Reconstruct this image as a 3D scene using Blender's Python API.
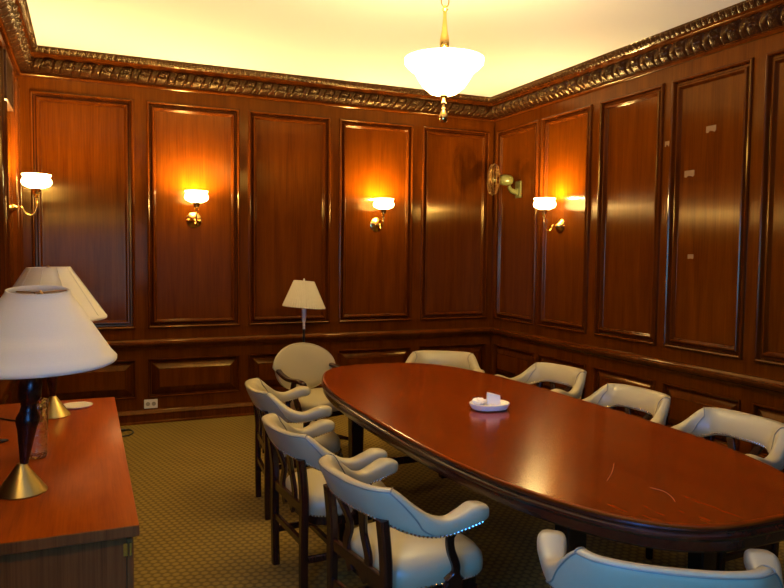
import bpy, math, random
from mathutils import Vector, Matrix
random.seed(7)
PI = math.pi
SC = bpy.context.scene
COL = SC.collection
for o in list(bpy.data.objects): bpy.data.objects.remove(o)

# ------------------------------------------------------------------ camera, world, exposure
def make_camera():
    f, yaw, pitch, roll = 702.02, 0.41078, -0.0569, 0.010645
    cy, sy, cp, sp = math.cos(yaw), math.sin(yaw), math.cos(pitch), math.sin(pitch)
    fw = Vector((sy*cp, cy*cp, sp)); r = Vector((cy, -sy, 0)); u = r.cross(fw)
    c, s = math.cos(roll), math.sin(roll)
    r2 = c*r + s*u; u2 = -s*r + c*u
    cam = bpy.data.cameras.new('camera'); co = bpy.data.objects.new('camera', cam); COL.objects.link(co)
    m = Matrix((r2, u2, -fw)).transposed().to_4x4(); m.translation = Vector((-4.2212, -6.8534, 1.6))
    co.matrix_world = m
    cam.sensor_width = 36; cam.lens = f/784*36; cam.clip_start = .02
    SC.camera = co
make_camera()
W = 4.737          # back wall runs from x=-W to x=0; right wall is x=0; y grows towards the back wall (y=0)
YF = -7.75         # front wall, behind the camera
ZC = 3.317         # ceiling
world = bpy.data.worlds.new('world'); SC.world = world; world.use_nodes = True
world.node_tree.nodes['Background'].inputs[0].default_value = (.20, .38, .75, 1)
world.node_tree.nodes['Background'].inputs[1].default_value = .4
SC.view_settings.view_transform = 'Standard'; SC.view_settings.look = 'None'
SC.view_settings.gamma = 1; SC.view_settings.use_curve_mapping = False
SC.view_settings.exposure = 0.0
SC.cycles.use_denoising = True
SC.cycles.sample_clamp_indirect = 6
SC.cycles.max_bounces = 8
WARM = (1.0, .69, .28)
BOWL_E = 31.0; CHAND_W = 135.0; SCON_W = 76.0; SCON_E = 40.0; WIN_E = 7.5; WIN2_E = 28.0; ANISO_ROT = 0.0

# ------------------------------------------------------------------ materials
def new_mat(name):
    m = bpy.data.materials.new(name); m.use_nodes = True
    nt = m.node_tree; return m, nt, nt.nodes['Principled BSDF']
def simple(name, col, rough=.5, metal=0, **kw):
    m, nt, b = new_mat(name)
    b.inputs['Base Color'].default_value = (*col, 1); b.inputs['Roughness'].default_value = rough
    b.inputs['Metallic'].default_value = metal
    for k, v in kw.items(): b.inputs[k.replace('_', ' ')].default_value = v
    return m
def wood(name, dark, light, rough=.28, aniso=0.0, scale=(9, 9, .7), fine=(140, 140, 3), bump=.05, coat=0, spec=.5, mid=.5, tint=0, spread=.16):
    m, nt, b = new_mat(name); N, L = nt.nodes, nt.links
    tc = N.new('ShaderNodeTexCoord'); oi = N.new('ShaderNodeObjectInfo')
    add = N.new('ShaderNodeVectorMath'); add.operation = 'ADD'
    mul = N.new('ShaderNodeVectorMath'); mul.operation = 'SCALE'; mul.inputs['Scale'].default_value = 37.0
    cmb = N.new('ShaderNodeCombineXYZ'); 
    for i in range(3): L.new(oi.outputs['Random'], cmb.inputs[i])
    L.new(cmb.outputs[0], mul.inputs[0]); L.new(tc.outputs['Object'], add.inputs[0]); L.new(mul.outputs[0], add.inputs[1])
    def noise(sc, detail, dist=0):
        mp = N.new('ShaderNodeMapping'); mp.inputs['Scale'].default_value = sc
        L.new(add.outputs[0], mp.inputs[0])
        n = N.new('ShaderNodeTexNoise'); n.inputs['Scale'].default_value = 1; n.inputs['Detail'].default_value = detail
        n.inputs['Distortion'].default_value = dist; n.inputs['Roughness'].default_value = .6
        L.new(mp.outputs[0], n.inputs['Vector']); return n
    a = noise(scale, 4, .8); f_ = noise(fine, 3)
    mix = N.new('ShaderNodeMath'); mix.operation = 'MULTIPLY_ADD'; mix.inputs[1].default_value = .45
    L.new(f_.outputs[0], mix.inputs[0]); 
    sub = N.new('ShaderNodeMath'); sub.operation = 'MULTIPLY'; sub.inputs[1].default_value = .6
    L.new(a.outputs[0], sub.inputs[0]); L.new(sub.outputs[0], mix.inputs[2])
    cr = N.new('ShaderNodeValToRGB'); cr.color_ramp.elements[0].position = mid-spread; cr.color_ramp.elements[1].position = mid+spread*1.2
    cr.color_ramp.elements[0].color = (*dark, 1); cr.color_ramp.elements[1].color = (*light, 1)
    L.new(mix.outputs[0], cr.inputs[0]); L.new(cr.outputs[0], b.inputs['Base Color'])
    b.inputs['Roughness'].default_value = rough
    b.inputs['Specular IOR Level'].default_value = spec
    if tint: b.inputs['Specular Tint'].default_value = (1, .72, .30, 1)
    if coat: b.inputs['Coat Weight'].default_value = coat; b.inputs['Coat Roughness'].default_value = .08
    if aniso:
        b.inputs['Anisotropic'].default_value = aniso
        g = N.new('ShaderNodeNewGeometry'); cx = N.new('ShaderNodeVectorMath'); cx.operation = 'CROSS_PRODUCT'
        b.inputs['Anisotropic Rotation'].default_value = ANISO_ROT; cx.inputs[1].default_value = (.001, .002, 1); L.new(g.outputs['Normal'], cx.inputs[0]); L.new(cx.outputs[0], b.inputs['Tangent'])
    if bump:
        bp = N.new('ShaderNodeBump'); bp.inputs['Strength'].default_value = bump; bp.inputs['Distance'].default_value = .002
        L.new(f_.outputs[0], bp.inputs['Height']); L.new(bp.outputs[0], b.inputs['Normal'])
    return m
M = {}
M['panel'] = wood('mahogany_panelling', (.056, .0095, .0003), (.128, .0290, .0005), rough=.18, spec=.28, aniso=.85, scale=(11, 11, .8), bump=.02, tint=1, spread=.2)
M['moulding'] = wood('mahogany_moulding', (.040, .007, .0008), (.11, .023, .001), rough=.15, spec=.36, bump=.01, tint=1)
M['carved'] = wood('carved_mahogany', (.016, .005, .0015), (.046, .014, .004), rough=.27, spec=.4, tint=1, bump=.9, scale=(4, 4, 4), fine=(75, 75, 75))
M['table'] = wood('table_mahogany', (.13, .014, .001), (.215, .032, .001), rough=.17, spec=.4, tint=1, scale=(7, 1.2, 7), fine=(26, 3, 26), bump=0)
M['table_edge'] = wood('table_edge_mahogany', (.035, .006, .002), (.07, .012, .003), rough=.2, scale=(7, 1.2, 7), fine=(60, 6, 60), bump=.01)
M['dark_wood'] = wood('dark_mahogany_frame', (.016, .0035, .0015), (.042, .008, .0025), rough=.25, bump=.02)
M['teak'] = wood('orange_brown_veneer', (.23, .030, .001), (.40, .066, .001), rough=.32, spec=.12, tint=1, scale=(7, 1.0, 7), fine=(110, 4, 110), bump=.02)
M['walnut'] = wood('walnut_veneer', (.12, .036, .008), (.25, .082, .018), rough=.5, spec=.08, tint=1, scale=(14, 14, .9), fine=(160, 160, 3), bump=.02)
M['leather'] = simple('sage_leather', (.41, .335, .165), .36, Specular_IOR_Level=.45)
M['piping'] = simple('leather_piping', (.20, .175, .10), .45)
M['nail'] = simple('brass_nail', (.75, .65, .45), .25, 1)
M['brass'] = simple('polished_brass', (.78, .50, .14), .2, 1)
M['brushed_brass'] = simple('brushed_brass', (.50, .36, .10), .36, 1)
M['old_brass'] = simple('aged_brass', (.40, .24, .08), .3, 1)
M['ceiling'] = simple('cream_ceiling_paint', (.80, .80, .78), .8)
M['dark_metal'] = simple('black_metal', (.012, .012, .012), .4)
M['black'] = simple('black_plastic', (.01, .01, .01), .4)
M['cream_metal'] = simple('cream_green_enamel', (.13, .125, .035), .3, .25)
M['ivory'] = simple('ivory_plastic', (.72, .66, .50), .4)
M['white_ceramic'] = simple('white_glazed', (.84, .74, .54), .35)
M['paper'] = simple('white_paper', (.92, .82, .62), .8)
M['tape'] = simple('old_masking_tape', (.24, .13, .045), .7)
M['grille'] = simple('bronze_grille', (.10, .045, .018), .35, .6)
def emissive(name, col, s, base=(.9, .85, .7)):
    m, nt, b = new_mat(name); b.inputs['Base Color'].default_value = (*base, 1); b.inputs['Roughness'].default_value = .4
    b.inputs['Emission Color'].default_value = (*col, 1); b.inputs['Emission Strength'].default_value = s; return m
M['bowl'] = emissive('lit_milk_glass_bowl', (1, .73, .28), BOWL_E)
M['sconce_glass'] = emissive('lit_sconce_glass', (1, .71, .26), SCON_E)
M['bulb'] = emissive('lit_bulb', (1, .72, .34), 30)
M['pane'] = emissive('daylit_window_pane', (.08, .36, 1), WIN_E)
M['pane_side'] = emissive('added_side_window_pane', (.035, .27, 1), WIN2_E)
def fabric_mat(name, col, pleats=0):
    m, nt, b = new_mat(name); N, L = nt.nodes, nt.links
    b.inputs['Roughness'].default_value = .85
    tc = N.new('ShaderNodeTexCoord'); n = N.new('ShaderNodeTexNoise'); n.inputs['Scale'].default_value = 260; n.inputs['Detail'].default_value = 2
    L.new(tc.outputs['Object'], n.inputs['Vector'])
    cr = N.new('ShaderNodeValToRGB'); cr.color_ramp.elements[0].color = (*[c*.9 for c in col], 1); cr.color_ramp.elements[1].color = (*col, 1)
    L.new(n.outputs[0], cr.inputs[0]); L.new(cr.outputs[0], b.inputs['Base Color'])
    bp = N.new('ShaderNodeBump'); bp.inputs['Strength'].default_value = .15; bp.inputs['Distance'].default_value = .001
    L.new(n.outputs[0], bp.inputs['Height']); L.new(bp.outputs[0], b.inputs['Normal'])
    tr = N.new('ShaderNodeBsdfTranslucent'); tr.inputs[0].default_value = (*col, 1)
    mx = N.new('ShaderNodeMixShader'); mx.inputs[0].default_value = .18
    L.new(b.outputs[0], mx.inputs[1]); L.new(tr.outputs[0], mx.inputs[2]); L.new(mx.outputs[0], N['Material Output'].inputs[0])
    return m
M['linen'] = fabric_mat('cream_linen_shade', (.94, .86, .64))
M['silk'] = fabric_mat('pale_yellow_shade', (.74, .66, .40))
def glass_mat():
    m, nt, b = new_mat('crinkled_clear_glass'); N, L = nt.nodes, nt.links
    b.inputs['Transmission Weight'].default_value = 1; b.inputs['Roughness'].default_value = .04; b.inputs['IOR'].default_value = 1.45
    b.inputs['Base Color'].default_value = (.93, .93, .9, 1)
    tc = N.new('ShaderNodeTexCoord'); n = N.new('ShaderNodeTexNoise'); n.inputs['Scale'].default_value = 38
    L.new(tc.outputs['Object'], n.inputs['Vector']); bp = N.new('ShaderNodeBump'); bp.inputs['Strength'].default_value = .6; bp.inputs['Distance'].default_value = .01
    L.new(n.outputs[0], bp.inputs['Height']); L.new(bp.outputs[0], b.inputs['Normal']); return m
M['glass'] = glass_mat()
def carpet_mat():
    m, nt, b = new_mat('olive_woven_carpet'); N, L = nt.nodes, nt.links
    tc = N.new('ShaderNodeTexCoord'); prev = None; P_ = .046
    for k in range(3):          # honeycomb weave: three crossed waves
        a = math.radians(14+60*k); dt = N.new('ShaderNodeVectorMath'); dt.operation = 'DOT_PRODUCT'
        dt.inputs[1].default_value = (2*PI/P_*math.cos(a)*(1.15), 2*PI/P_*math.sin(a)*1.15, 0); L.new(tc.outputs['Object'], dt.inputs[0])
        co = N.new('ShaderNodeMath'); co.operation = 'COSINE'; L.new(dt.outputs['Value'], co.inputs[0])
        if prev is None: prev = co
        else:
            ad = N.new('ShaderNodeMath'); ad.operation = 'ADD'; L.new(prev.outputs[0], ad.inputs[0]); L.new(co.outputs[0], ad.inputs[1]); prev = ad
    hx = N.new('ShaderNodeMapRange'); hx.inputs[1].default_value = -1.4; hx.inputs[2].default_value = .6; L.new(prev.outputs[0], hx.inputs[0])
    br = N.new('ShaderNodeMixRGB'); L.new(hx.outputs[0], br.inputs[0]); br.inputs[1].default_value = (.125, .080, .018, 1); br.inputs[2].default_value = (.232, .152, .030, 1)
    n = N.new('ShaderNodeTexNoise'); n.inputs['Scale'].default_value = 420; n.inputs['Detail'].default_value = 2; L.new(tc.outputs['Object'], n.inputs['Vector'])
    n2 = N.new('ShaderNodeTexNoise'); n2.inputs['Scale'].default_value = 2.2; n2.inputs['Detail'].default_value = 3; L.new(tc.outputs['Object'], n2.inputs['Vector'])
    mr = N.new('ShaderNodeMapRange'); mr.inputs[3].default_value = .6; mr.inputs[4].default_value = 1.4; L.new(n.outputs[0], mr.inputs[0])
    mr2 = N.new('ShaderNodeMapRange'); mr2.inputs[3].default_value = .85; mr2.inputs[4].default_value = 1.15; L.new(n2.outputs[0], mr2.inputs[0])
    mm = N.new('ShaderNodeMath'); mm.operation = 'MULTIPLY'; L.new(mr.outputs[0], mm.inputs[0]); L.new(mr2.outputs[0], mm.inputs[1])
    vm = N.new('ShaderNodeVectorMath'); vm.operation = 'SCALE'; L.new(br.outputs[0], vm.inputs[0]); L.new(mm.outputs[0], vm.inputs['Scale'])
    L.new(vm.outputs[0], b.inputs['Base Color']); b.inputs['Roughness'].default_value = .95; b.inputs['Specular IOR Level'].default_value = .1
    bp = N.new('ShaderNodeBump'); bp.inputs['Strength'].default_value = .5; bp.inputs['Distance'].default_value = .005
    L.new(hx.outputs[0], bp.inputs['Height']); L.new(bp.outputs[0], b.inputs['Normal']); return m
M['carpet'] = carpet_mat()

# ------------------------------------------------------------------ mesh helpers
class MB:
    def __init__(s): s.v = []; s.f = []
    def add(s, vs, fs):
        k = len(s.v); s.v += [tuple(v) for v in vs]; s.f += [tuple(i+k for i in f) for f in fs]; return s
    def box(s, a, b):
        (x0, y0, z0), (x1, y1, z1) = a, b
        v = [(x, y, z) for z in (z0, z1) for y in (y0, y1) for x in (x0, x1)]
        return s.add(v, [(0, 2, 3, 1), (4, 5, 7, 6), (0, 1, 5, 4), (2, 6, 7, 3), (0, 4, 6, 2), (1, 3, 7, 5)])
    def bbox(s, a, b, r=.004):
        """box with chamfered edges"""
        c = [(a[i]+b[i])/2 for i in range(3)]; h = [(b[i]-a[i])/2 for i in range(3)]; r = min([r]+[q*.9 for q in h])
        rings = []
        for z, k in ((-h[2], r), (-h[2]+r, 0), (h[2]-r, 0), (h[2], r)):
            hx, hy = h[0]-k, h[1]-k
            rings.append([(c[0]+x, c[1]+y, c[2]+z) for x, y in ((-hx+r, -hy), (hx-r, -hy), (hx, -hy+r), (hx, hy-r), (hx-r, hy), (-hx+r, hy), (-hx, hy-r), (-hx, -hy+r))])
        return s.loft(rings, True, True)
    def loft(s, rings, cap0=True, cap1=True, closed=True):
        n = len(rings[0]); v = [p for r in rings for p in r]; f = []
        for i in range(len(rings)-1):
            for j in range(n if closed else n-1):
                k = (j+1) % n; f.append((i*n+j, i*n+k, (i+1)*n+k, (i+1)*n+j))
        if cap0: f.append(tuple(range(n-1, -1, -1)))
        if cap1: f.append(tuple((len(rings)-1)*n+j for j in range(n)))
        return s.add(v, f)
    def lathe(s, prof, n=32, c=(0, 0, 0), axis=None, cap=True):
        """prof: (radius, height) list"""
        M3 = Matrix.Identity(3)
        if axis is not None: M3 = Vector((0, 0, 1)).rotation_difference(Vector(axis)).to_matrix()
        rings = []
        for r, z in prof:
            rings.append([Vector(c)+M3@Vector((max(r, 1e-4)*math.cos(2*PI*j/n), max(r, 1e-4)*math.sin(2*PI*j/n), z)) for j in range(n)])
        return s.loft(rings, cap, cap)
    def tube(s, path, r, n=10, cap=True):
        P = [Vector(p) for p in path]; R = r if isinstance(r, (list, tuple)) else [r]*len(P)
        rings = []; up = None
        for i, p in enumerate(P):
            t = (P[min(i+1, len(P)-1)]-P[max(i-1, 0)]).normalized()
            if up is None: up = Vector((0, 0, 1)) if abs(t.z) < .9 else Vector((1, 0, 0))
            a = (up-t*up.dot(t)).normalized(); b = t.cross(a); up = a
            rings.append([p+a*R[i]*math.cos(2*PI*j/n)+b*R[i]*math.sin(2*PI*j/n) for j in range(n)])
        return s.loft(rings, cap, cap)
    def bar(s, path, w, h, side=(1, 0, 0), ch=.2):
        """chamfered rectangular bar along path; w along side, h along the third axis"""
        P = [Vector(p) for p in path]; Ws = w if isinstance(w, (list, tuple)) else [w]*len(P); Hs = h if isinstance(h, (list, tuple)) else [h]*len(P)
        rings = []
        for i, p in enumerate(P):
            t = (P[min(i+1, len(P)-1)]-P[max(i-1, 0)]).normalized(); sd = Vector(side); a = (sd-t*sd.dot(t)).normalized(); b = t.cross(a)
            x, y = Ws[i]/2, Hs[i]/2; c = min(x, y)*ch*2
            rings.append([p+a*u+b*v for u, v in ((-x+c, -y), (x-c, -y), (x, -y+c), (x, y-c), (x-c, y), (-x+c, y), (-x, y-c), (-x, -y+c))])
        return s.loft(rings, True, True)
    def build(s, name, mat, parent=None, ang=38, mats=None):
        me = bpy.data.meshes.new(name); me.from_pydata(s.v, [], s.f); me.validate(); 
        import bmesh
        bm = bmesh.new(); bm.from_mesh(me); bmesh.ops.recalc_face_normals(bm, faces=bm.faces); bm.to_mesh(me); bm.free()
        me.materials.append(mat)
        me.polygons.foreach_set('use_smooth', [True]*len(me.polygons)); me.set_sharp_from_angle(angle=math.radians(ang))
        o = bpy.data.objects.new(name, me); COL.objects.link(o)
        if parent: o.parent = parent
        return o
def tag(o, label=None, cat=None, group=None, kind=None):
    if label: o['label'] = label
    if cat: o['category'] = cat
    if group: o['group'] = group
    if kind: o['kind'] = kind
    return o
def empty(name, loc=(0, 0, 0), rz=0, **k):
    o = bpy.data.objects.new(name, None); COL.objects.link(o); o.location = loc; o.rotation_euler = (0, 0, rz); o.empty_display_size = .1
    return tag(o, **k)
def copy_tree(o, parent=None):
    c = o.copy(); COL.objects.link(c); c.parent = parent
    for ch in list(o.children): copy_tree(ch, c)
    return c
def cr(pts, n):
    """catmull-rom through tuples of any length, n samples per span"""
    out = []; N = len(pts)
    for i in range(N-1):
        p0, p1, p2, p3 = pts[max(i-1, 0)], pts[i], pts[i+1], pts[min(i+2, N-1)]
        for k in range(n):
            t = k/n
            out.append(tuple(.5*((2*b)+(-a+c)*t+(2*a-5*b+4*c-d)*t*t+(-a+3*b-3*c+d)*t**3) for a, b, c, d in zip(p0, p1, p2, p3)))
    out.append(tuple(pts[-1])); return out

# ------------------------------------------------------------------ the room
tag(MB().box((-W-.2, YF-.2, -.1), (.2, .2, 0)).build('floor', M['carpet']), label='olive woven carpet', kind='structure')
tag(MB().box((-W-.2, YF-.2, ZC), (.2, .2, ZC+.1)).build('ceiling', M['ceiling']), label='plain cream ceiling', kind='structure')
UP = [(0, 0), (0, .014), (.005, .022), (.014, .025), (.022, .018), (.026, .002), (.030, -.012), (.042, -.014), (.046, -.004), (.050, .008), (.057, .013), (.065, .012), (.071, .003), (.076, -.009), (.082, -.0155), (.088, -.016)]
LO = [(0, 0), (0, .010), (.004, .016), (.012, .016), (.018, .006), (.020, -.018), (.030, -.018), (.034, -.014), (.095, .010), (.097, .016), (.100, .016)]
class Wall:
    """origin O, direction u along the wall, n into the room; s coordinate along the wall"""
    def __init__(s, O, u, n): s.O, s.u, s.n = Vector(O), Vector(u), Vector(n)
    def p(s, a, z, h): return s.O+s.u*a+s.n*h+Vector((0, 0, z))
def panel(wall, name, s0, s1, z0, z1, prof, parent, label=None):
    mb = MB(); rings = []
    for w, h in prof: rings.append([wall.p(s0+w, z0+w, h), wall.p(s1-w, z0+w, h), wall.p(s1-w, z1-w, h), wall.p(s0+w, z1-w, h)])
    # open mesh built ring by ring, cap = the field
    n = 4; v = [q for r in rings for q in r]; f = []
    for i in range(len(rings)-1):
        for j in range(4): k = (j+1) % 4; f.append((i*n+j, i*n+k, (i+1)*n+k, (i+1)*n+j))
    f.append(tuple((len(rings)-1)*n+j for j in range(4)))
    # back board so that the panel has a real thickness
    k = len(v); v += [wall.p(s0, z0, -.026), wall.p(s1, z0, -.026), wall.p(s1, z1, -.026), wall.p(s0, z1, -.026)]
    for j in range(4): f.append((j, k+j, k+(j+1) % 4, (j+1) % 4))
    f.append((k, k+1, k+2, k+3))
    mb.add(v, f); o = mb.build(name, M['panel'], parent, ang=25)
    o.data.materials.append(M['moulding'])
    fs = (s0+w, s1-w, z0+w, z1-w)
    for pl_ in o.data.polygons:
        c = pl_.center; q = c-wall.O; a = q.dot(wall.u); h = q.dot(wall.n)
        if not (abs(a-(s0+s1)/2) < 1e-3 and abs(c.z-(z0+z1)/2) < 1e-3): pl_.material_index = 1
    return o
def grid_wall(name, wall, L, z1, holes, extra=None):
    ss = sorted({0, L}|{h[0] for h in holes}|{h[1] for h in holes}); zs = sorted({0, z1}|{h[2] for h in holes}|{h[3] for h in holes})
    mb = MB()
    for i in range(len(ss)-1):
        for j in range(len(zs)-1):
            c = ((ss[i]+ss[i+1])/2, (zs[j]+zs[j+1])/2)
            if any(h[0] < c[0] < h[1] and h[2] < c[1] < h[3] for h in holes): continue
            a, b, c_, d = ss[i], ss[i+1], zs[j], zs[j+1]
            mb.add([wall.p(a, c_, 0), wall.p(b, c_, 0), wall.p(b, d, 0), wall.p(a, d, 0), wall.p(a, c_, -.03), wall.p(b, c_, -.03), wall.p(b, d, -.03), wall.p(a, d, -.03)],
                   [(0, 1, 2, 3), (0, 4, 5, 1), (2, 6, 7, 3), (1, 5, 6, 2), (0, 3, 7, 4)])
    big = [h for h in holes if len(h) > 4]
    if not big:
        q = [wall.p(-.12, -.0, -.03), wall.p(L+.12, -.0, -.03), wall.p(L+.12, z1, -.03), wall.p(-.12, z1, -.03)]
        r = [p_-wall.n*.1 for p_ in q]; mb.add(q+r, [(0, 1, 2, 3), (7, 6, 5, 4), (0, 4, 5, 1), (1, 5, 6, 2), (2, 6, 7, 3), (3, 7, 4, 0)])
    else:
        h = big[0]
        for (a, b, c, d) in ((-.12, h[0], 0, z1), (h[1], L+.12, 0, z1), (h[0], h[1], 0, h[2]), (h[0], h[1], h[3], z1)):
            q = [wall.p(a, c, -.03), wall.p(b, c, -.03), wall.p(b, d, -.03), wall.p(a, d, -.03)]
            r = [p_-wall.n*.1 for p_ in q]; mb.add(q+r, [(0, 1, 2, 3), (7, 6, 5, 4), (0, 4, 5, 1), (1, 5, 6, 2), (2, 6, 7, 3), (3, 7, 4, 0)])
    return tag(mb.build(name, M['panel'], ang=25), kind='structure')
def runmesh(wall, L, prof, m0=1, m1=1):
    """profile (depth, z) swept along the wall with mitred ends"""
    mb = MB(); r0 = [wall.p(m0*d, z, d) for d, z in prof]; r1 = [wall.p(L-m1*d, z, d) for d, z in prof]
    n = len(prof); mb.add(r0+r1, [(i, (i+1) % n, n+(i+1) % n, n+i) for i in range(n)]+[tuple(range(n)), tuple(range(2*n-1, n-1, -1))]); return mb
def carve(wall, L, fn, d0, step, rows, s_from=0, s_to=None):
    """height field band; fn(s,t) -> (depth, z); mitred with the band's own base depth"""
    mb = MB(); s_to = L if s_to is None else s_to; n = int((s_to-s_from)/step); v = []; f = []
    for i in range(n+1):
        s = s_from+(s_to-s_from)*i/n
        for j in range(rows+1):
            d, z = fn(s, j/rows); ss = min(max(s, d), L-d); v.append(wall.p(ss, z, d))
    for i in range(n):
        for j in range(rows): a = i*(rows+1)+j; f.append((a, a+rows+1, a+rows+2, a+1))
    return mb.add(v, f)
def leaf_fn(s, t):
    p = .158; ph = s/p-.30*t; k = ph-math.floor(ph)
    bul = math.sin(PI*t)**.7
    if k < .58:
        q = k/.58; e = math.sin(PI*q)**.5; w = q-.5
        rib = .0085*math.cos(2*PI*w*(6.0+3*t))*(.6+.4*t)
        curl = .017*math.exp(-((t-.74-.5*w*w)/.13)**2)*math.sin(PI*q)-.010*math.exp(-((t-.50)/.07)**2)*e
        e = .021*e+rib*e+curl
    else:
        q = (k-.58)/.42; e = math.sin(PI*q)**.7; e = .015*e*math.sin(PI*min(1, t*1.25))+.010*math.exp(-((t-.28)/.12)**2)*e-.006*math.exp(-((q-.5)/.08)**2)*t
    pit = -.008 if (abs(k-.58) < .035 or k < .03 or k > .975) else 0
    z = 3.121+.117*t; d = .018+.057*t+.034*bul+e*(.35+.65*bul)+pit
    return d, z
def bead_fn(s, t):
    p = .050; k = s/p-.35*t; k -= math.floor(k); e = abs(math.sin(PI*k))**.6*math.sin(PI*t)**.5
    return .114+.044*t+.014*e+.005*math.cos(8*PI*k)*e, 3.262+.054*t
def cornice(wall, L, name, step, s0=0, s1=None):
    core = [(0, 3.085), (.018, 3.085), (.026, 3.092), (.030, 3.102), (.026, 3.112), (.018, 3.118), (.018, 3.128), (.06, 3.22), (.080, 3.236), (.094, 3.240), (.097, 3.246), (.100, 3.254), (.112, 3.260), (.118, 3.263), (.15, 3.310), (.162, 3.3165), (0, 3.3165)]
    t = tag(runmesh(wall, L, core).build(name, M['moulding']), label='dark wood crown cornice with a carved leaf band', kind='structure')
    carve(wall, L, leaf_fn, .06, step*.85, 16, s0, s1).build('carved_leaf_band', M['carved'], t, ang=60)
    carve(wall, L, bead_fn, .14, step*.8, 7, s0, s1).build('carved_bead_band', M['carved'], t, ang=60)
back = Wall((-W, 0, 0), (1, 0, 0), (0, -1, 0)); right = Wall((0, 0, 0), (0, -1, 0), (-1, 0, 0))
left = Wall((-W, 0, 0), (0, -1, 0), (1, 0, 0)); front = Wall((-W, YF, 0), (1, 0, 0), (0, 1, 0))
LR = -YF
UZ = (.885, 2.972); LZ = (.235, .600)
bx = [(.085, .926), (1.033, 1.884), (1.966, 2.803), (2.895, 3.730), (3.836, 4.668)]
ry = [(.072, .852), (.908, 1.668), (1.785, 2.532), (2.620, 3.345), (3.447, 4.19), (4.29, 5.03), (5.13, 5.87), (5.97, 6.71), (6.81, 7.65)]
ly = [(.12, .34), (.44, 1.26), (1.40, 2.20), (2.30, 3.10), (3.20, 4.00), (4.10, 4.90), (5.00, 5.80)]
fx = [(1.40, 2.20), (2.30, 3.10), (3.20, 4.00), (4.10, 4.65)]
WIN = (.12, 1.26, .98, 2.12); WIN2 = (6.05, 7.40, .90, 2.20)
for nm, wl, L, spans, hole in (('wall_back', back, W, bx, None), ('wall_right', right, LR, ry, None), ('wall_left', left, LR, ly, WIN2), ('wall_front', front, W, fx, WIN)):
    holes = []
    for a, b in spans: holes += [(a, b)+UZ, (a, b)+LZ]
    if hole: holes.append(hole+(1,))
    w = grid_wall(nm, wl, L, ZC, holes)
    w['label'] = 'dark mahogany raised-panel wall'
    for a, b in spans:
        panel(wl, 'upper_panel', a, b, *UZ, UP, w); panel(wl, 'lower_panel', a, b, *LZ, LO, w)
cornice(back, W, 'trim_1', .0052); cornice(right, LR, 'trim_2', .0058, 0, 5.4); cornice(left, LR, 'trim_3', .0062, 0, 4.0); cornice(front, W, 'trim_4', .03)
RAIL = [(0, .690), (.012, .690), (.014, .702), (.022, .712), (.036, .720), (.040, .730), (.050, .734), (.055, .744), (.054, .754), (.046, .760), (.030, .762), (.018, .772), (.012, .782), (0, .786)]
BASE = [(0, 0), (.045, 0), (.045, .012), (.030, .022), (.028, .080), (.034, .086), (.034, .094), (.018, .112), (.010, .124), (0, .128)]
for i, (wl, L) in enumerate(((back, W), (right, LR), (left, LR), (front, W))):
    tag(runmesh(wl, L, RAIL).build('trim_%d' % (i+5), M['moulding']), label='moulded dark wood chair rail', kind='structure')
    tag(runmesh(wl, L, BASE).build('baseboard_'+('back', 'right', 'left', 'front')[i], M['moulding']), label='dark wood baseboard', kind='structure')
# window behind the camera
def window(name, wl, rect, mat, label):
    a, b, c, d = rect; wn = MB()
    def bx_(s0, s1, z0, z1, h0, h1, f):
        q = [wl.p(s0, z0, h0), wl.p(s1, z1, h1)]; lo = [min(q[0][i], q[1][i]) for i in range(3)]; hi = [max(q[0][i], q[1][i]) for i in range(3)]
        f(lo, hi)
    for r in ((a-.08, a, c-.08, d+.08), (b, b+.08, c-.08, d+.08), (a, b, c-.08, c), (a, b, d, d+.08)): bx_(*r, 0, .03, wn.bbox)
    for r in ((a, b, (c+d)/2-.02, (c+d)/2+.02), ((a+b)/2-.012, (a+b)/2+.012, c, d), (a, a+.035, c, d), (b-.035, b, c, d), (a, b, c, c+.035), (a, b, d-.035, d)): bx_(*r, -.06, -.02, wn.box)
    wo = tag(wn.build(name, M['moulding']), label=label, kind='structure')
    p = MB(); bx_(a, b, c, d, -.085, -.075, p.box); p.build('window_pane', mat, wo)
window('window_1', front, WIN, M['pane'], 'daylit sash window in the front wall')
window('added_window_2', left, WIN2, M['pane_side'], 'unseen sash window added at the near end of the left wall for blue light')  # unseen window added to throw blue light on the chair backs

# ------------------------------------------------------------------ conference table
def superring(a, b, n, z, N=120, c=(0, 0)):
    out = []
    for i in range(N):
        t = 2*PI*i/N; x, y = math.cos(t), math.sin(t)
        out.append((c[0]+a*math.copysign(abs(x)**(2/n), x), c[1]+b*math.copysign(abs(y)**(2/n), y), z))
    return out
tb = empty('conference_table', (-2.218, -3.597, 0), 0, label='long oval mahogany conference table with a moulded edge', cat='table')
def sag(x, y): return .030*x*x+.005*y*y-.011      # an old top that dips a little in the middle
def tring(o, z): return [(x, y, h+sag(x, y)) for x, y, h in superring(.6625+o, 1.7105+o, 2.85, z, 160)]
def tring_k(k): return [(x, y, h+sag(x, y)) for x, y, h in superring(.650*k, 1.698*k, 2.85, .755, 160)]
MB().loft([tring(-.006, .716), tring(-.002, .750), tring(-.005, .7535), tring(-.0125, .755)]+[tring_k(k) for k in (.995, .985, .96, .9, .8, .7, .6, .5, .4, .3, .2, .1, .02)]).build('tabletop', M['table'], tb, ang=30)
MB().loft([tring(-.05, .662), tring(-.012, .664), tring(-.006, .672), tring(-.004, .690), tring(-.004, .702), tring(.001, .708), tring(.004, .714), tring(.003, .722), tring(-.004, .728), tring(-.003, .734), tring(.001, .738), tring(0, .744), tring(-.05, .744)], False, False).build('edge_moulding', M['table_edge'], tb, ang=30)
MB().loft([superring(.40, 1.38, 3, .60, 80), superring(.40, 1.38, 3, .716, 80)]).build('apron', M['dark_wood'], tb)
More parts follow.
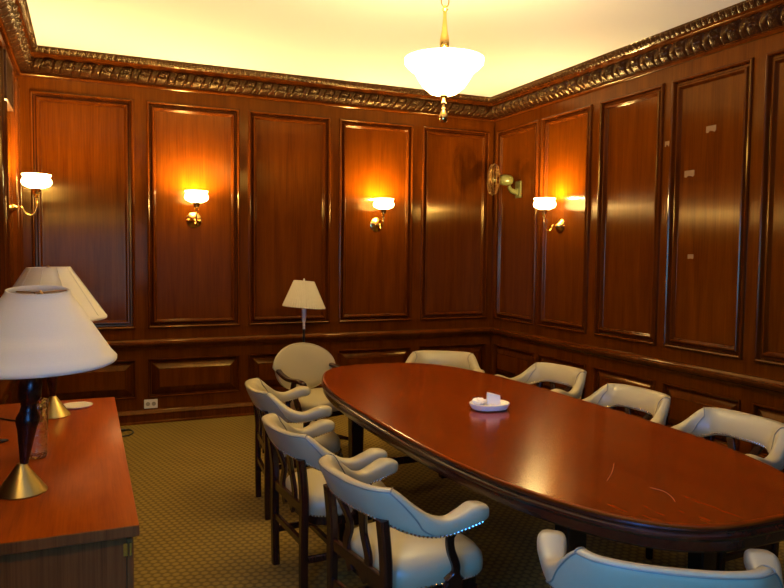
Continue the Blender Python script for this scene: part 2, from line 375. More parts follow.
for sx in (-1, 1):
    for sy in (-1, 1):
        x, y = sx*.34, sy*1.15
        MB().bar([(x, y, 0), (x, y, .05), (x, y, .55), (x, y, .665)], [.06, .075, .09, .09], [.06, .075, .09, .09], ch=.08).build('leg', M['dark_wood'], tb)
for sy in (-1, 1): MB().bar([(-.34, sy*1.15, .16), (.34, sy*1.15, .16)], .04, .05, side=(0, 1, 0)).build('stretcher', M['dark_wood'], tb)

for pts in (((-.022, -1.015), (-.113, -1.108), (-.207, -1.189)), ((-.114, -1.312), (-.099, -1.365), (-.12, -1.424), (-.149, -1.467))):
    MB().tube(cr([(x, y, .7548+sag(x, y)) for x, y in pts], 6), .0011, 5).build('scratch', M['tape'], tb)

# ------------------------------------------------------------------ captain's chairs
HALF = [  # u, x, y, ztop, zbot, width
    (0.00, 0.000, -.222, .780, .650, .056), (.13, .100, -.216, .780, .650, .056), (.24, .178, -.195, .780, .642, .056), (.32, .228, -.155, .778, .624, .056),
    (.42, .266, -.105, .728, .608, .060), (.55, .294, -.045, .680, .600, .068), (.70, .308, .022, .660, .600, .072), (.84, .314, .086, .678, .612, .086), (.93, .316, .130, .694, .622, .096), (1.0, .315, .162, .692, .628, .090)]
def band_at(u):
    s = -1 if u < 0 else 1; u = abs(u)
    for i in range(len(HALF)-1):
        if HALF[i][0] <= u <= HALF[i+1][0]: break
    t = (u-HALF[i][0])/(HALF[i+1][0]-HALF[i][0])
    g = lambda k: HALF[k] if k >= 0 else (-HALF[-k][0], -HALF[-k][1])+HALF[-k][2:]
    p0, p1, p2, p3 = g(i-1), HALF[i], HALF[i+1], HALF[min(i+2, len(HALF)-1)]
    q = [.5*((2*b)+(-a+c)*t+(2*a-5*b+4*c-d)*t*t+(-a+3*b-3*c+d)*t**3) for a, b, c, d in zip(p0, p1, p2, p3)]
    # keep the crisp corner of the back
    if HALF[i][0] == .24: q[3] = p1[3]+(p2[3]-p1[3])*t
    if HALF[i][0] == .32: q[3] = p1[3]+(p2[3]-p1[3])*(t*.75+.25*t*t)
    return s*q[1], q[2], q[3], q[4], q[5]
def band_frame(u):
    e = .004; a = band_at(u-e) if u-e > -1 else band_at(u); b = band_at(u+e) if u+e < 1 else band_at(u)
    t = Vector((b[0]-a[0], b[1]-a[1], 0)).normalized(); n = Vector((t.y, -t.x, 0))   # outward
    return n, t
def band_pt(u, th, off=0, k=1.0):
    x, y, zt, zb, w = band_at(u); n, t = band_frame(u); ex = 3.2
    back_ = max(0, 1-max(0, abs(u)-.25)/.25)
    cx_, sn = math.cos(th), math.sin(th); h = (zt-zb)/2
    a = (w/2+off)*math.copysign(abs(cx_)**(2/ex), cx_)*k; b = (h+off)*math.copysign(abs(sn)**(2/ex), sn)*k
    lean = .028*back_*(b/h if h else 0)
    if cx_ < 0: a *= 1+.35*back_*(1-abs(sn))
    return Vector((x, y, (zt+zb)/2+b))+n*(a+lean)
def make_chair():
    c = empty('conference_armchair')
    mb = MB(); rings = []; n = 24; K = 96
    for i in range(K+1):
        u = -1+2*i/K; rings.append([band_pt(u, 2*PI*j/n) for j in range(n)])
    for sgn in (1, -1):      # rounded arm ends
        nn, t = band_frame(sgn*1.0); t = t*sgn; extra = []
        for s_, k in ((.014, .93), (.026, .78), (.034, .55), (.037, .25)):
            x, y, zt, zb, w = band_at(sgn*1.0); ctr = Vector((x, y, (zt+zb)/2))
            extra.append([ctr+(band_pt(sgn*1.0, 2*PI*j/n)-ctr)*k+t*s_ for j in range(n)])
        rings = rings+extra if sgn == 1 else extra[::-1]+rings
    mb.loft(rings); mb.build('backrest', M['leather'], c, ang=80)
    sm = MB(); 
    def seam_th(u):
        u = abs(u); return math.radians(52) if u < .32 else math.radians(52-95*(u-.32)/.30)
    sm.tube([band_pt(-.62+1.24*i/90, seam_th(-.62+1.24*i/90), .001) for i in range(91)], .0032, 6)
    for s_ in (-1, 1): sm.tube([band_pt(s_*.325, math.radians(52+110*i/12), .001) for i in range(13)], .0028, 6)
    for s_ in (-1, 1): sm.tube([band_pt(s_*(.325+.22*i/14), math.radians(162+50*(i/14)), .001) for i in range(15)], .0028, 6)
    sm.build('piping', M['piping'], c)
    def nail(nl, p, d):
        d = Vector(d).normalized(); a = d.orthogonal().normalized(); b = d.cross(a)
        base = [p+(a*math.cos(2*PI*j/6)+b*math.sin(2*PI*j/6))*.0056 for j in range(6)]; mid = [p+(a*math.cos(2*PI*j/6)+b*math.sin(2*PI*j/6))*.0036+d*.0035 for j in range(6)]
        nl.loft([base, mid], True, True)
    for th, lim in ((-44, 1.0), (-136, .99)):
        u = -lim; last = None; nl = MB()
        while u <= lim:
            p = band_pt(u, math.radians(th), .001); 
            if last is None or (p-last).length > .0145: nn, t = band_frame(u); nail(nl, p, nn*math.copysign(1, math.cos(math.radians(th)))+Vector((0, 0, -.5))); last = p
            u += .002
        nl.build('nailhead_trim', M['nail'], c)
    # seat
    def sring(k, z, dy=0):
        out = []
        for i in range(48):
            t = 2*PI*i/48; x, y = math.cos(t), math.sin(t); x = math.copysign(abs(x)**(2/4.6), x); y = math.copysign(abs(y)**(2/4.6), y)
            hw = .262-.022*(1-y); out.append((x*(hw+k), .070+y*(.215+k)+.012*(1-x*x)*(y > 0), z))
        return out
    MB().loft([sring(-.004, .372), sring(.004, .385), sring(.006, .415), sring(.002, .440), sring(-.014, .462), sring(-.05, .480), sring(-.11, .492), sring(-.19, .497)]).build('seat', M['leather'], c, ang=80)
    pr = sring(.005, .380); last = None; nl = MB()
    for i in range(48):
        for k in range(8):
            p = Vector(pr[i]).lerp(Vector(pr[(i+1) % 48]), k/8)
            if p.y < -.125: continue
            if last is None or (p-last).length > .0145: nail(nl, p, (p.x, p.y-.03, 0)); last = p
    nl.build('nailhead_trim', M['nail'], c)
    MB().loft([sring(-.02, .325), sring(-.015, .33), sring(-.015, .373)]).build('seat_rail', M['dark_wood'], c)
    for s_ in (-1, 1):
        MB().bar(cr([(s_*.205, -.165, 0), (s_*.208, -.168, .16), (s_*.212, -.168, .36), (s_*.212, -.168, .50), (s_*.212, -.185, .66)], 6), [.044]*12+[.05]*13, .036, side=(1, 0, 0)).build('leg', M['dark_wood'], c)
        MB().bar([(s_*.222, .215, 0), (s_*.226, .21, .2), (s_*.228, .205, .335)], [.030, .040, .044], [.030, .040, .044]).build('leg', M['dark_wood'], c)
        MB().bar(cr([(s_*.262, .085, .335), (s_*.276, .085, .40), (s_*.287, .088, .455), (s_*.297, .055, .53), (s_*.307, .045, .585), (s_*.311, .065, .625)], 6), .024, [.085]*5+[.075, .065, .085, .06, .042]+[.032]*15+[.038]*6, side=(1, 0, 0)).build('arm_support', M['dark_wood'], c)
        MB().bar([(s_*.207, -.165, .18), (s_*.226, .21, .18)], .022, .032, side=(1, 0, 0)).build('stretcher', M['dark_wood'], c)
        MB().bar(cr([(s_*.045, -.168, .37), (s_*.088, -.168, .46), (s_*.055, -.172, .56), (s_*.108, -.205, .675)], 6), [.042]*19, .018, side=(1, 0, 0)).build('back_slat', M['dark_wood'], c)
    MB().bar([(-.205, -.168, .26), (.205, -.168, .26)], .02, .036, side=(0, 1, 0)).build('stretcher', M['dark_wood'], c)
    MB().bar([(-.215, .02, .18), (.215, .02, .18)], .022, .032, side=(0, 1, 0)).build('stretcher', M['dark_wood'], c)
    MB().bar([(-.205, -.168, .42), (.205, -.168, .42)], .02, .05, side=(0, 1, 0)).build('back_rail', M['dark_wood'], c)
    return c
first = make_chair()
G = 'leather armchairs around the conference table'
spots = [
    ((-3.117, -4.37), 8, 'pale leather armchair on the left of the table, nearest the camera'),
    ((-3.166, -3.57), 4, 'pale leather armchair in the middle of the left row, between two others'),
    ((-3.056, -2.57), -5, 'pale leather armchair at the far end of the left row, before the round-backed chair'),
    ((-1.57, -1.78), -123, 'pale leather armchair behind the far end of the table, near the room corner'),
    ((-1.19, -2.64), 187, 'pale leather armchair on the right of the table, farthest from the camera'),
    ((-1.29, -3.526), 182, 'pale leather armchair on the right of the table, middle of three'),
    ((-1.285, -4.285), 180, 'pale leather armchair on the right of the table, cut by the photo edge'),
    ((-2.66, -5.30), 54, 'blue-lit leather armchair at the near end of the table, seen from behind'),
]
for i, ((x, y), a, lab) in enumerate(spots):
    o = first if i == 0 else copy_tree(first)
    o.location = (x, y, 0); o.rotation_euler = (0, 0, math.radians(a-90)); tag(o, lab, 'chair', G)

# ------------------------------------------------------------------ round-backed swivel chair
def swivel():
    c = empty('swivel_armchair', (-2.53, -1.50, 0), math.radians(-70-90), label='round-backed leather swivel armchair with wooden arms at the far left of the table', cat='chair')
    mb = MB()
    # shield-shaped padded back, local facing +Y
    def bp(a, k, face):
        x, z = math.cos(a), math.sin(a)
        hw = .315 if z > 0 else .285
        X = x*hw*k; Z = .66+(z*.20 if z > 0 else z*.19)*k
        return Vector((X, -.20-.16*(Z-.47)+.55*X*X*1.1, Z))+Vector((0, 1 if face else -1, 0))*(.036*math.sqrt(max(0, 1-k**4)))
    N = 40
    rings = [[bp(2*PI*j/N, k, False) for j in range(N)] for k in (.1, .5, .8, .93, .985)]+[[bp(2*PI*j/N, 1.0, True) for j in range(N)]]+[[bp(2*PI*j/N, k, True) for j in range(N)] for k in (.985, .93, .8, .5, .1)]
    mb.loft(rings); mb.build('backrest', M['leather'], c, ang=80)
    MB().tube([bp(2*PI*j/60, .97, True)+Vector((0, .002, 0)) for j in range(61)], .004, 6).build('piping', M['leather'], c)
    def sr(k, z):
        out = []
        for i in range(48):
            t = 2*PI*i/48; x, y = math.cos(t), math.sin(t); x = math.copysign(abs(x)**(2/4), x); y = math.copysign(abs(y)**(2/4), y)
            out.append((x*(.255+k), .04+y*(.25+k), z))
        return out
    MB().loft([sr(-.01, .385), sr(.004, .395), sr(.006, .44), sr(-.01, .465), sr(-.05, .483), sr(-.15, .493)]).build('seat', M['leather'], c, ang=80)
    MB().loft([sr(-.03, .34), sr(-.02, .345), sr(-.02, .386)]).build('seat_rail', M['dark_wood'], c)
    for s_ in (-1, 1):
        MB().bar(cr([(s_*.262, -.17, .665), (s_*.285, -.09, .645), (s_*.300, .02, .625), (s_*.295, .13, .625), (s_*.29, .19, .615), (s_*.285, .205, .59)], 6), [.045]*31, .026, side=(1, 0, 0)).build('arm', M['dark_wood'], c)
        MB().bar(cr([(s_*.25, .11, .36), (s_*.28, .10, .46), (s_*.292, .07, .54), (s_*.295, .09, .62)], 6), .026, [.06]*6+[.045]*13, side=(1, 0, 0)).build('arm_support', M['dark_wood'], c)
    MB().bar([(0, -.17, .38), (0, -.24, .44), (0, -.27, .60)], .09, .014, side=(1, 0, 0)).build('back_bracket', M['dark_metal'], c)
    MB().lathe([(.10, .345), (.10, .33), (.035, .32), (.028, .30), (.028, .14), (.045, .13), (.05, .09)], 20).build('column', M['dark_metal'], c)
    for k in range(5):
        a = 2*PI*k/5+.3; d = Vector((math.cos(a), math.sin(a), 0))
        l = MB().bar([d*.02+Vector((0, 0, .12)), d*.16+Vector((0, 0, .11)), d*.29+Vector((0, 0, .075))], [.05, .042, .03], [.04, .035, .025], side=(-d.y, d.x, 0)).build('base_arm', M['dark_wood'], c)
        MB().lathe([(.0, -.011), (.026, -.011), (.028, 0), (.026, .011), (0, .011)], 14, c=d*.29+Vector((0, 0, .028)), axis=(-d.y, d.x, 0)).tube([d*.29+Vector((0, 0, .028)), d*.285+Vector((0, 0, .075))], .008, 8).build('caster', M['dark_metal'], l)
swivel()

# ------------------------------------------------------------------ credenza
cz = empty('credenza', (-4.39, -3.57, 0), 0, label='low veneered credenza against the left wall with an orange-brown top', cat='cabinet')
MB().bbox((-.295, -1.03, .722), (.308, 1.03, .76), .002).build('cabinet_top', M['teak'], cz)
MB().bbox((-.296, -1.0325, .7235), (.3085, -1.0285, .7575), .001).build('edge_band', M['walnut'], cz)
MB().box((-.285, -1.015, .08), (.27, 1.015, .722)).build('body', M['walnut'], cz)
MB().box((-.27, -.98, 0), (.24, .98, .08)).build('plinth', M['black'], cz)
for k in range(4):
    y0 = -1.012+k*.506
    dr = MB().bbox((.272, y0+.003, .095), (.292, y0+.503, .712), .003).build('door', M['walnut'], cz)
    MB().bbox((.292, y0+(.44 if k % 2 == 0 else .05), .40), (.306, y0+(.452 if k % 2 == 0 else .062), .52), .002).build('handle', M['brass'], dr)
MB().box((.262, -1.018, .66), (.274, -1.014, .70)).box((.280, -1.018, .66), (.286, -1.011, .70)).build('hinge', M['brass'], cz)

# ------------------------------------------------------------------ table lamps on the credenza
def table_lamp(x, y, z, seams, lean, label, drop=0):
    c = empty('table_lamp', (x, y, z), 0, label=label, cat='lamp', group='lamps on the credenza')
    MB().lathe([(.001, 0), (.080, 0), (.082, .004), (.080, .008), (.016, .098), (.014, .102), (.001, .102)], 40).build('base', M['brushed_brass'], c)
    dx = lambda h: lean*h
    H = .515-drop
    prof = [(.013, .100), (.014, .106), (.022, .16), (.031, .22), (.038, .247), (.038, .262), (.028, .285), (.025, .30), (.028, .315), (.037, .33), (.038, .38), (.030, .40), (.010, .41)]
    rings = [[(dx(h)+r*math.cos(2*PI*j/28), r*math.sin(2*PI*j/28), h) for j in range(28)] for r, h in prof]
    MB().loft(rings).build('stem', M['dark_wood'], c)
    MB().tube([(dx(.4), 0, .40), (dx(.78), 0, .795-drop-(.03 if seams else .04))], .006, 8).lathe([(.002, 0), (.011, .005), (.012, .015), (.005, .026), (.002, .03)], 12, c=(dx(.78), 0, .79-drop-(.03 if seams else .04))).build('harp_rod', M['old_brass'], c)
    r1, r0, zt, zb = .098, (.262 if seams else .268), .782-drop, (.515 if seams else .532)-drop
    def shade_ring(r, h, t=0): return [((dx(h))+r*math.cos(2*PI*j/64), r*math.sin(2*PI*j/64), h+(r*math.cos(2*PI*j/64))*(.03 if seams else .0)+(0 if seams else r*math.sin(2*PI*j/64)*(.045 if r > .2 else .11))) for j in range(64)]
    K = [shade_ring(r0+.001, zb-.002), shade_ring(r0+.005, zb+.002), shade_ring(r0+.005, zb+.012)]
    for i in range(1, 12): t = i/12; K.append(shade_ring(r0+(r1-r0)*t, zb+.012+(zt-zb-.018)*t))
    K += [shade_ring(r1+.003, zt-.008), shade_ring(r1+.003, zt), shade_ring(r1-.001, zt), shade_ring(r1-.003, zt-.01)]
    for i in range(11, 0, -1): t = i/12; K.append(shade_ring(r0-.004+(r1-r0)*t, zb+.010+(zt-zb-.018)*t))
    K += [shade_ring(r0-.003, zb)]
    K.append(K[0])
    sh = MB().loft(K, False, False).build('lamp_shade', M['linen'], c, ang=70)
    sp = MB()
    for k in range(3):
        a = 2*PI*k/3+.4; sp.tube([(dx(.775), 0, .772-drop), (dx(.775)+r1*math.cos(a), r1*math.sin(a), .775-drop+.03*r1*math.cos(a))], .0025, 6)
    sp.build('spider', M['old_brass'], sh)
    if seams:
        sm = MB()
        for k in range(10):
            a = 2*PI*k/10+.1
            sm.tube([(dx(zb)+(r0+.005)*math.cos(a), (r0+.005)*math.sin(a), zb+.008+.03*r0*math.cos(a)), (dx(zt)+(r1+.003)*math.cos(a), (r1+.003)*math.sin(a), zt-.004+.03*r1*math.cos(a))], .0016, 5)
        sm.build('seam', M['ivory'], sh)
    return c
table_lamp(-4.437, -4.145, .76, False, .088, 'nearer table lamp on the credenza, large plain cream cone shade', .078)
table_lamp(-4.385, -2.93, .76, True, -.015, 'farther table lamp on the credenza, seamed cream cone shade partly hidden', .026)
gl = tag(MB().lathe([(.001, 0), (.034, 0), (.038, .01), (.041, .10), (.045, .20), (.048, .235), (.045, .235), (.042, .20), (.038, .10), (.034, .014), (.001, .012)], 30).build('glass_vase', M['glass']), 'clear rippled glass vase beside the nearer table lamp on the credenza', 'vase')
gl.location = (-4.415, -3.70, .76)
ds = tag(MB().lathe([(.001, 0), (.072, 0), (.080, .006), (.080, .010), (.070, .007), (.001, .007)], 40).build('coaster', M['white_ceramic']), 'flat white oval coaster at the far end of the credenza beside the lamp base', 'coaster')
ds.location = (-4.278, -2.74, .76)
tag(MB().tube(cr([(-4.68, -2.85, .764), (-4.60, -2.95, .764), (-4.53, -3.02, .764), (-4.50, -3.04, .764), (-4.465, -3.02, .764)], 6), .004, 8).build('lamp_cord', M['black']), 'thin dark cord running behind the farther lamp across the credenza', 'cord')
tag(MB().tube(cr([(-4.66, -3.44, .768), (-4.60, -3.42, .768), (-4.545, -3.40, .768)], 5), [.008]*9+[.006, .004], 8).build('black_pen', M['black']), 'short black pen lying on the credenza at the photo left edge', 'pen')

# ------------------------------------------------------------------ floor lamp behind the swivel chair
def floor_lamp():
    c = empty('floor_lamp', (-2.33, -.42, 0), 0, label='slim floor lamp with a pleated pale yellow shade behind the round-backed chair', cat='lamp')
    MB().lathe([(.001, 0), (.13, 0), (.135, .008), (.12, .018), (.03, .028), (.02, .05), (.001, .05)], 32).build('base', M['dark_metal'], c)
    MB().lathe([(.011, .05), (.011, .86), (.016, .87), (.011, .88)], 14).build('pole', M['dark_metal'], c)
    MB().lathe([(.012, .88), (.010, .90), (.014, .91), (.010, .92), (.012, .94), (.020, .97), (.021, 1.11), (.010, 1.13), (.005, 1.15), (.005, 1.335), (.011, 1.34), (.004, 1.36)], 16).build('candle_sleeve', M['ivory'], c)
    n = 96; rings = []
    tilt = -.08
    def rg(r, h, amp): return [((r+amp*math.cos(j*PI))*math.cos(2*PI*j/n), (r+amp*math.cos(j*PI))*math.sin(2*PI*j/n), h+tilt*r*math.cos(2*PI*j/n)) for j in range(n)]
    rings = [rg(.200, 1.085, .0), rg(.203, 1.09, .002), rg(.096, 1.335, .002), rg(.094, 1.337, 0), rg(.090, 1.333, 0), rg(.196, 1.09, .0)]
    rings.append(rings[0])
    sh = MB().loft(rings, False, False).build('lamp_shade', M['silk'], c, ang=20)
    sp = MB()
    for k in range(3):
        a = 2*PI*k/3+.4; sp.tube([(0, 0, 1.325), (.093*math.cos(a), .093*math.sin(a), 1.325+tilt*.093*math.cos(a))], .003, 6)
    sp.build('spider', M['old_brass'], sh)
floor_lamp()

# ------------------------------------------------------------------ things on the table
tag(MB().loft([superring(.075, .060, 2.3, .7555, 40), superring(.10, .083, 2.3, .760, 40), superring(.113, .094, 2.3, .784, 40), superring(.112, .093, 2.3, .790, 40), superring(.106, .088, 2.3, .790, 40), superring(.100, .082, 2.3, .783, 40), superring(.05, .04, 2.3, .779, 40)]).build('white_dish', M['white_ceramic']), 'shallow white oval dish near the middle of the conference table', 'dish').location = (-2.175, -3.53, -.009)
nk = MB()
for (x0, y0, w, d, h, rot, tl) in ((.005, .0, .075, .035, .058, -.25, .25),):
    pts = []
    for k, (yy, zz) in enumerate(((-d/2, 0), (-.004, h), (.004, h), (d/2, 0), (d/2-.006, 0), (.0, h-.008), (-d/2+.006, 0))): pts.append((yy, zz))
    r0 = [(-w/2, a_, b_*1.15) for a_, b_ in pts]; r1 = [(w/2, a_, b_*.8) for a_, b_ in pts]
    Rm = Matrix.Rotation(rot, 3, 'Z')
    nk.loft([[Rm@Vector(p)+Vector((x0, y0, 0)) for p in r0], [Rm@Vector(p)+Vector((x0, y0, 0)) for p in r1]])
o = tag(nk.build('folded_paper', M['paper']), 'folded white paper card standing in the white dish', 'paper'); o.location = (-2.155, -3.53, .7725)
nk = MB(); rings = []
for i in range(9):
    t = i/8; r = .034*math.sin(PI*min(.98, .15+.85*t))**.6
    rings.append([((r*(1+.25*math.sin(3*a+i)))*math.cos(a)*1.2, (r*(1+.2*math.cos(4*a+2*i)))*math.sin(a), .034*t+.004*math.sin(5*a+i*2)*(0 < i < 8)) for a in [2*PI*j/22 for j in range(22)]])
nk.loft(rings); o = tag(nk.build('crumpled_napkin', M['paper'], ang=15), 'crumpled white paper napkin in the left half of the white dish', 'napkin'); o.location = (-2.228, -3.505, .7725)

# ------------------------------------------------------------------ chandelier
def chandelier():
    X, Y = -2.37, -3.30
    c = empty('pendant_lamp', (X, Y, ZC), 0, label='glowing white bowl pendant hanging on a brass stem from the ceiling', cat='lamp')
    z = lambda v: v-ZC
    prof = [(.018, 2.490), (.040, 2.492), (.074, 2.503), (.117, 2.538), (.143, 2.577), (.165, 2.616), (.204, 2.647), (.219, 2.664), (.222, 2.690), (.210, 2.692), (.196, 2.660), (.156, 2.628), (.135, 2.586), (.108, 2.550), (.07, 2.515), (.040, 2.503), (.018, 2.501)]
    MB().lathe([(r, z(h)) for r, h in prof]+[(prof[0][0], z(prof[0][1]))], 56, cap=False).build('glass_bowl', M['bowl'], c, ang=80)
    MB().lathe([(.001, z(2.342)), (.016, z(2.343)), (.024, z(2.355)), (.024, z(2.375)), (.017, z(2.395)), (.010, z(2.412)), (.013, z(2.418)), (.009, z(2.425)), (.010, z(2.445)), (.015, z(2.450)), (.009, z(2.458)), (.008, z(2.478)), (.020, z(2.484)), (.024, z(2.492)), (.001, z(2.502))], 20).build('finial', M['brass'], c)
    MB().lathe([(.006, z(2.505)), (.006, z(2.685)), (.016, z(2.70)), (.018, z(2.72)), (.012, z(2.73)), (.022, z(2.75)), (.027, z(2.775)), (.026, z(2.80)), (.016, z(2.85)), (.010, z(2.92)), (.010, z(2.955)), (.018, z(2.965)), (.010, z(2.975)), (.006, z(2.985))], 20).build('stem', M['brass'], c)
    for k in range(6):   # chain links
        zc = z(3.008)+k*.049
        pts = []
        for j in range(17):
            a = 2*PI*j/16; p = (0.024*math.cos(a), 0, zc+.031*math.sin(a)); pts.append(p if k % 2 == 0 else (0, p[0], p[2]))
        MB().tube(pts, .004, 6).build('chain_link', M['old_brass'], c)
    MB().lathe([(.001, z(3.27)), (.02, z(3.272)), (.05, z(3.29)), (.06, z(3.305)), (.06, ZC-ZC-.001), (.001, -.001)], 28).build('ceiling_canopy', M['brass'], c)
    for k in range(3):
        a = 2*PI*k/3+.5; p = Vector((.075*math.cos(a), .075*math.sin(a), z(2.610)))
        b = MB().lathe([(.001, -.035), (.018, -.03), (.026, -.01), (.024, .012), (.013, .03), (.013, .05), (.001, .05)], 14, c=p).build('bulb', M['bulb'], c)
        MB().tube([(0, 0, z(2.70)), p+Vector((0, 0, .075)), p+Vector((0, 0, .045))], .006, 8).build('bulb_arm', M['brass'], c)
    l = bpy.data.lights.new('pendant_light', 'POINT'); l.energy = CHAND_W; l.color = WARM; l.shadow_soft_size = .07
    lo = bpy.data.objects.new('pendant_light', l); COL.objects.link(lo); lo.parent = c; lo.location = (0.0, -.045, z(2.655))
chandelier()

# ------------------------------------------------------------------ wall sconces
def make_sconce():
    c = empty('wall_sconce')   # local: wall plane is y=0, room is +Y
    MB().lathe([(.001, 0), (.072, 0), (.072, .006), (.062, .010), (.046, .020), (.028, .032), (.018, .048), (.014, .056), (.001, .056)], 24, axis=(0, 1, 0)).build('back_plate', M['brass'], c)
    MB().tube(cr([(0, .05, 0), (0, .080, .006), (0, .095, -.004), (0, .105, -.030), (0, .135, -.052), (0, .170, -.038), (0, .188, .01), (0, .19, .06), (0, .19, .092)], 6), .0065, 10).build('arm', M['brass'], c)
    MB().lathe([(.001, .05), (.010, .052), (.020, .060), (.010, .068), (.012, .074), (.026, .082), (.028, .108), (.034, .118), (.034, .126), (.001, .126)], 20, c=(0, .19, .027)).build('shade_holder', M['brass'], c)
    prof = [(.030, .124), (.055, .130), (.092, .146), (.106, .166), (.106, .186), (.094, .206), (.094, .216), (.104, .230), (.100, .232), (.088, .217), (.088, .205), (.100, .186), (.100, .168), (.088, .150), (.052, .136), (.030, .130)]
    MB().lathe(prof+[prof[0]], 40, c=(0, .19, .027), cap=False).build('glass_shade', M['sconce_glass'], c, ang=80)
    MB().lathe([(.001, .126), (.013, .128), (.013, .15), (.022, .17), (.024, .185), (.014, .203), (.001, .206)], 14, c=(0, .19, .027)).build('bulb', M['bulb'], c)
    l = bpy.data.lights.new('sconce_light', 'POINT'); l.energy = SCON_W; l.color = WARM; l.shadow_soft_size = .03
    lo = bpy.data.objects.new('sconce_light', l); COL.objects.link(lo); lo.parent = c; lo.location = (0, .145, .254)
    return c
sc0 = make_sconce(); SG = 'brass wall sconces with glowing glass shades'
for i, (loc, rz, lab) in enumerate((((-3.284, 0, 1.90), 180, 'lit brass sconce on the back wall, second panel from the left'),
                       ((-1.416, 0, 1.905), 180, 'lit brass sconce on the back wall, fourth panel from the left'),
                       ((0, -1.213, 1.890), 90, 'lit brass sconce on the right wall, beside the wall fan'),
                       ((-W, -.80, 1.920), -90, 'lit brass sconce on the left wall, above the table lamps'),
                       ((-W, -5.40, 1.90), -90, 'lit brass sconce added out of view on the left wall for warm light'))):  # last sconce is unseen, added to warm the nearer lamp shade
    o = sc0 if i == 0 else copy_tree(sc0)
    # panel field lies 16 mm behind the wall face
    off = {180: (0, .016, 0), 90: (.016, 0, 0), -90: (-.016, 0, 0)}[rz]
    o.location = Vector(loc)+Vector(off); o.rotation_euler = (0, 0, math.radians(rz)); tag(o, lab, 'wall lamp', SG)

# ------------------------------------------------------------------ wall fan
def fan():
    c = empty('wall_fan', (.016, -.49, 2.30), 0, label='small pale green wall fan with a wire cage near the room corner', cat='fan')
    MB().bbox((-.024, -.055, -.09), (0, .055, .09), .014).build('mounting_plate', M['cream_metal'], c)
    MB().bar(cr([(-.015, 0, -.02), (-.05, 0, -.03), (-.10, .01, -.01), (-.125, .015, .03)], 6), [.04]*19, [.07]*6+[.05]*6+[.035]*7, side=(0, 1, 0)).build('bracket', M['cream_metal'], c)
    ax = Vector((-.93, .34, .03)).normalized(); cc = Vector((-.16, .03, .095))
    MB().lathe([(.001, -.085), (.03, -.08), (.050, -.06), (.058, -.02), (.058, .02), (.048, .05), (.030, .062), (.001, .064)], 28, c=cc, axis=ax).build('motor_housing', M['cream_metal'], c)
    rot = Vector((0, 0, 1)).rotation_difference(ax).to_matrix(); hub = cc+ax*.125
    cg = MB()
    for r, h in ((.165, 0), (.150, .032), (.12, .045), (.085, .052), (.05, .055), (.150, -.032), (.11, -.045), (.07, -.05)):
        cg.tube([hub+rot@Vector((r*math.cos(2*PI*j/40), r*math.sin(2*PI*j/40), h)) for j in range(41)], .0022 if r < .16 else .004, 5, cap=False)
    for k in range(24):
        a = 2*PI*k/24; cg.tube([hub+rot@Vector((r*math.cos(a), r*math.sin(a), h)) for r, h in ((.045, -.052), (.11, -.045), (.150, -.032), (.165, 0), (.150, .032), (.12, .045), (.03, .056))], .0018, 4)
    cg.lathe([(.001, .052), (.035, .052), (.035, .058), (.001, .06)], 20, c=hub, axis=ax)
    cg.build('wire_cage', M['old_brass'], c)
    hb = MB().lathe([(.001, -.03), (.026, -.03), (.028, .01), (.018, .02), (.001, .022)], 18, c=hub, axis=ax).build('hub', M['cream_metal'], c)
    for k in range(4):
        a0 = PI/2*k; bl = []
        for r, w, tw in ((.02, .03, .6), (.06, .07, .5), (.10, .095, .4), (.13, .085, .3), (.145, .05, .25)):
            ring = []
            for q, th in ((-1, 0), (-.3, .0015), (1, 0), (-.3, -.0015)):
                ang = a0+q*w/2/max(r, .05); ring.append(hub+rot@Vector((r*math.cos(ang), r*math.sin(ang), q*w/2*math.sin(tw)*.5+th)))
            bl.append(ring)
        MB().loft(bl).build('blade', M['old_brass'], hb)
fan()

# ------------------------------------------------------------------ small things on the walls and floor
vg = empty('air_vent', (-W, -1.10, 2.795), 0, label='louvred bronze air vent high on the left wall above the sconce', cat='vent')
VY, VZ = .25, .165
MB().bbox((-.016, -VY, -VZ), (.034, -VY+.018, VZ), .002).bbox((-.016, VY-.018, -VZ), (.034, VY, VZ), .002).bbox((-.016, -VY, VZ-.018), (.034, VY, VZ), .002).bbox((-.016, -VY, -VZ), (.034, VY, -VZ+.018), .002).build('frame', M['grille'], vg)
sl = MB()
for k in range(14):
    zz = -VZ+.022+k*.0225
    sl.add([(.006, -VY+.018, zz+.008), (.030, -VY+.018, zz), (.030, VY-.018, zz), (.006, VY-.018, zz+.008), (.006, -VY+.018, zz+.011), (.030, -VY+.018, zz+.003), (.030, VY-.018, zz+.003), (.006, VY-.018, zz+.011)], [(0, 1, 2, 3), (7, 6, 5, 4), (0, 4, 5, 1), (1, 5, 6, 2), (2, 6, 7, 3), (3, 7, 4, 0)])
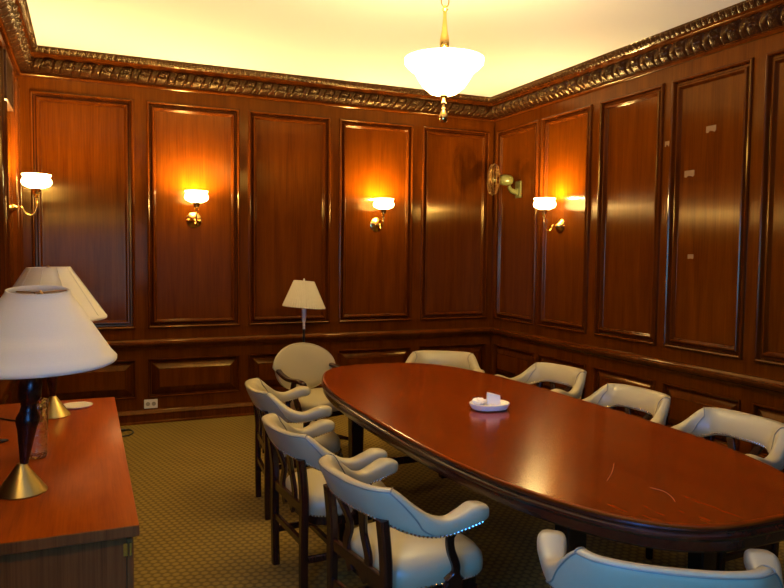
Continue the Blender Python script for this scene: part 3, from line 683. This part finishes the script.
sl.build('louvres', M['grille'], vg)
MB().box((-.014, -VY+.018, -VZ+.018), (.004, VY-.018, VZ-.018)).build('backing', M['black'], vg)
ou = empty('wall_outlet', (-3.685, 0, .178), 0, label='ivory double socket low on the back wall above the baseboard', cat='outlet')
pl = MB().bbox((-.060, -.006, -.042), (.060, 0, .042), .003).build('cover_plate', M['ivory'], ou)
for s_ in (-1, 1):
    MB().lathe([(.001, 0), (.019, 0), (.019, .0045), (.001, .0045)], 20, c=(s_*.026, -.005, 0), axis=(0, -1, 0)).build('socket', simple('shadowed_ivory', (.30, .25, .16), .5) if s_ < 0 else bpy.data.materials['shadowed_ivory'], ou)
tag(MB().tube(cr([(-4.03, -.44, .005), (-3.97, -.46, .006), (-3.90, -.44, .008), (-3.86, -.36, .010), (-3.88, -.28, .012), (-3.93, -.26, .012)], 6), .006, 8).bbox((-3.975, -.275, .002), (-3.92, -.245, .022), .004).build('power_cord', M['black']), 'end of a black power cord with plug lying on the carpet beside the credenza', 'cord')
def tape(y, z, w, h, notch, label, cat, name, dep):
    o = MB(); t = .0012
    pts = [(-w/2, -h/2+notch), (-w/2, h/2), (w/2, h/2), (w/2, -h/2+notch*.3), (w*.3, -h/2), (w*.12, -h/2+notch), (-w*.2, -h/2+notch*.6), (-w*.35, -h/2)]
    o.loft([[(dep, p, q) for p, q in pts], [(dep-t, p, q) for p, q in pts]])
    ob = tag(o.build(name, M['tape']), label, cat, 'tape scraps on the right wall'); ob.location = (0, y, z)
tape(-2.985, 2.545, .090, .050, .014, 'upper scrap of old tape on the fourth panel of the right wall', 'tape', 'tape_scrap', .016)
tape(-2.795, 2.236, .095, .052, .012, 'middle scrap of old tape on the fourth panel of the right wall, lower one', 'tape', 'tape_scrap', .016)
tape(-2.575, 2.490, .045, .045, .020, 'small torn tape scrap on the stile between two right wall panels', 'tape', 'tape_scrap', 0)
tape(-2.834, 1.604, .055, .036, .004, 'small pale sticker residue low on the fourth panel of the right wall', 'sticker', 'sticker_residue', .016)
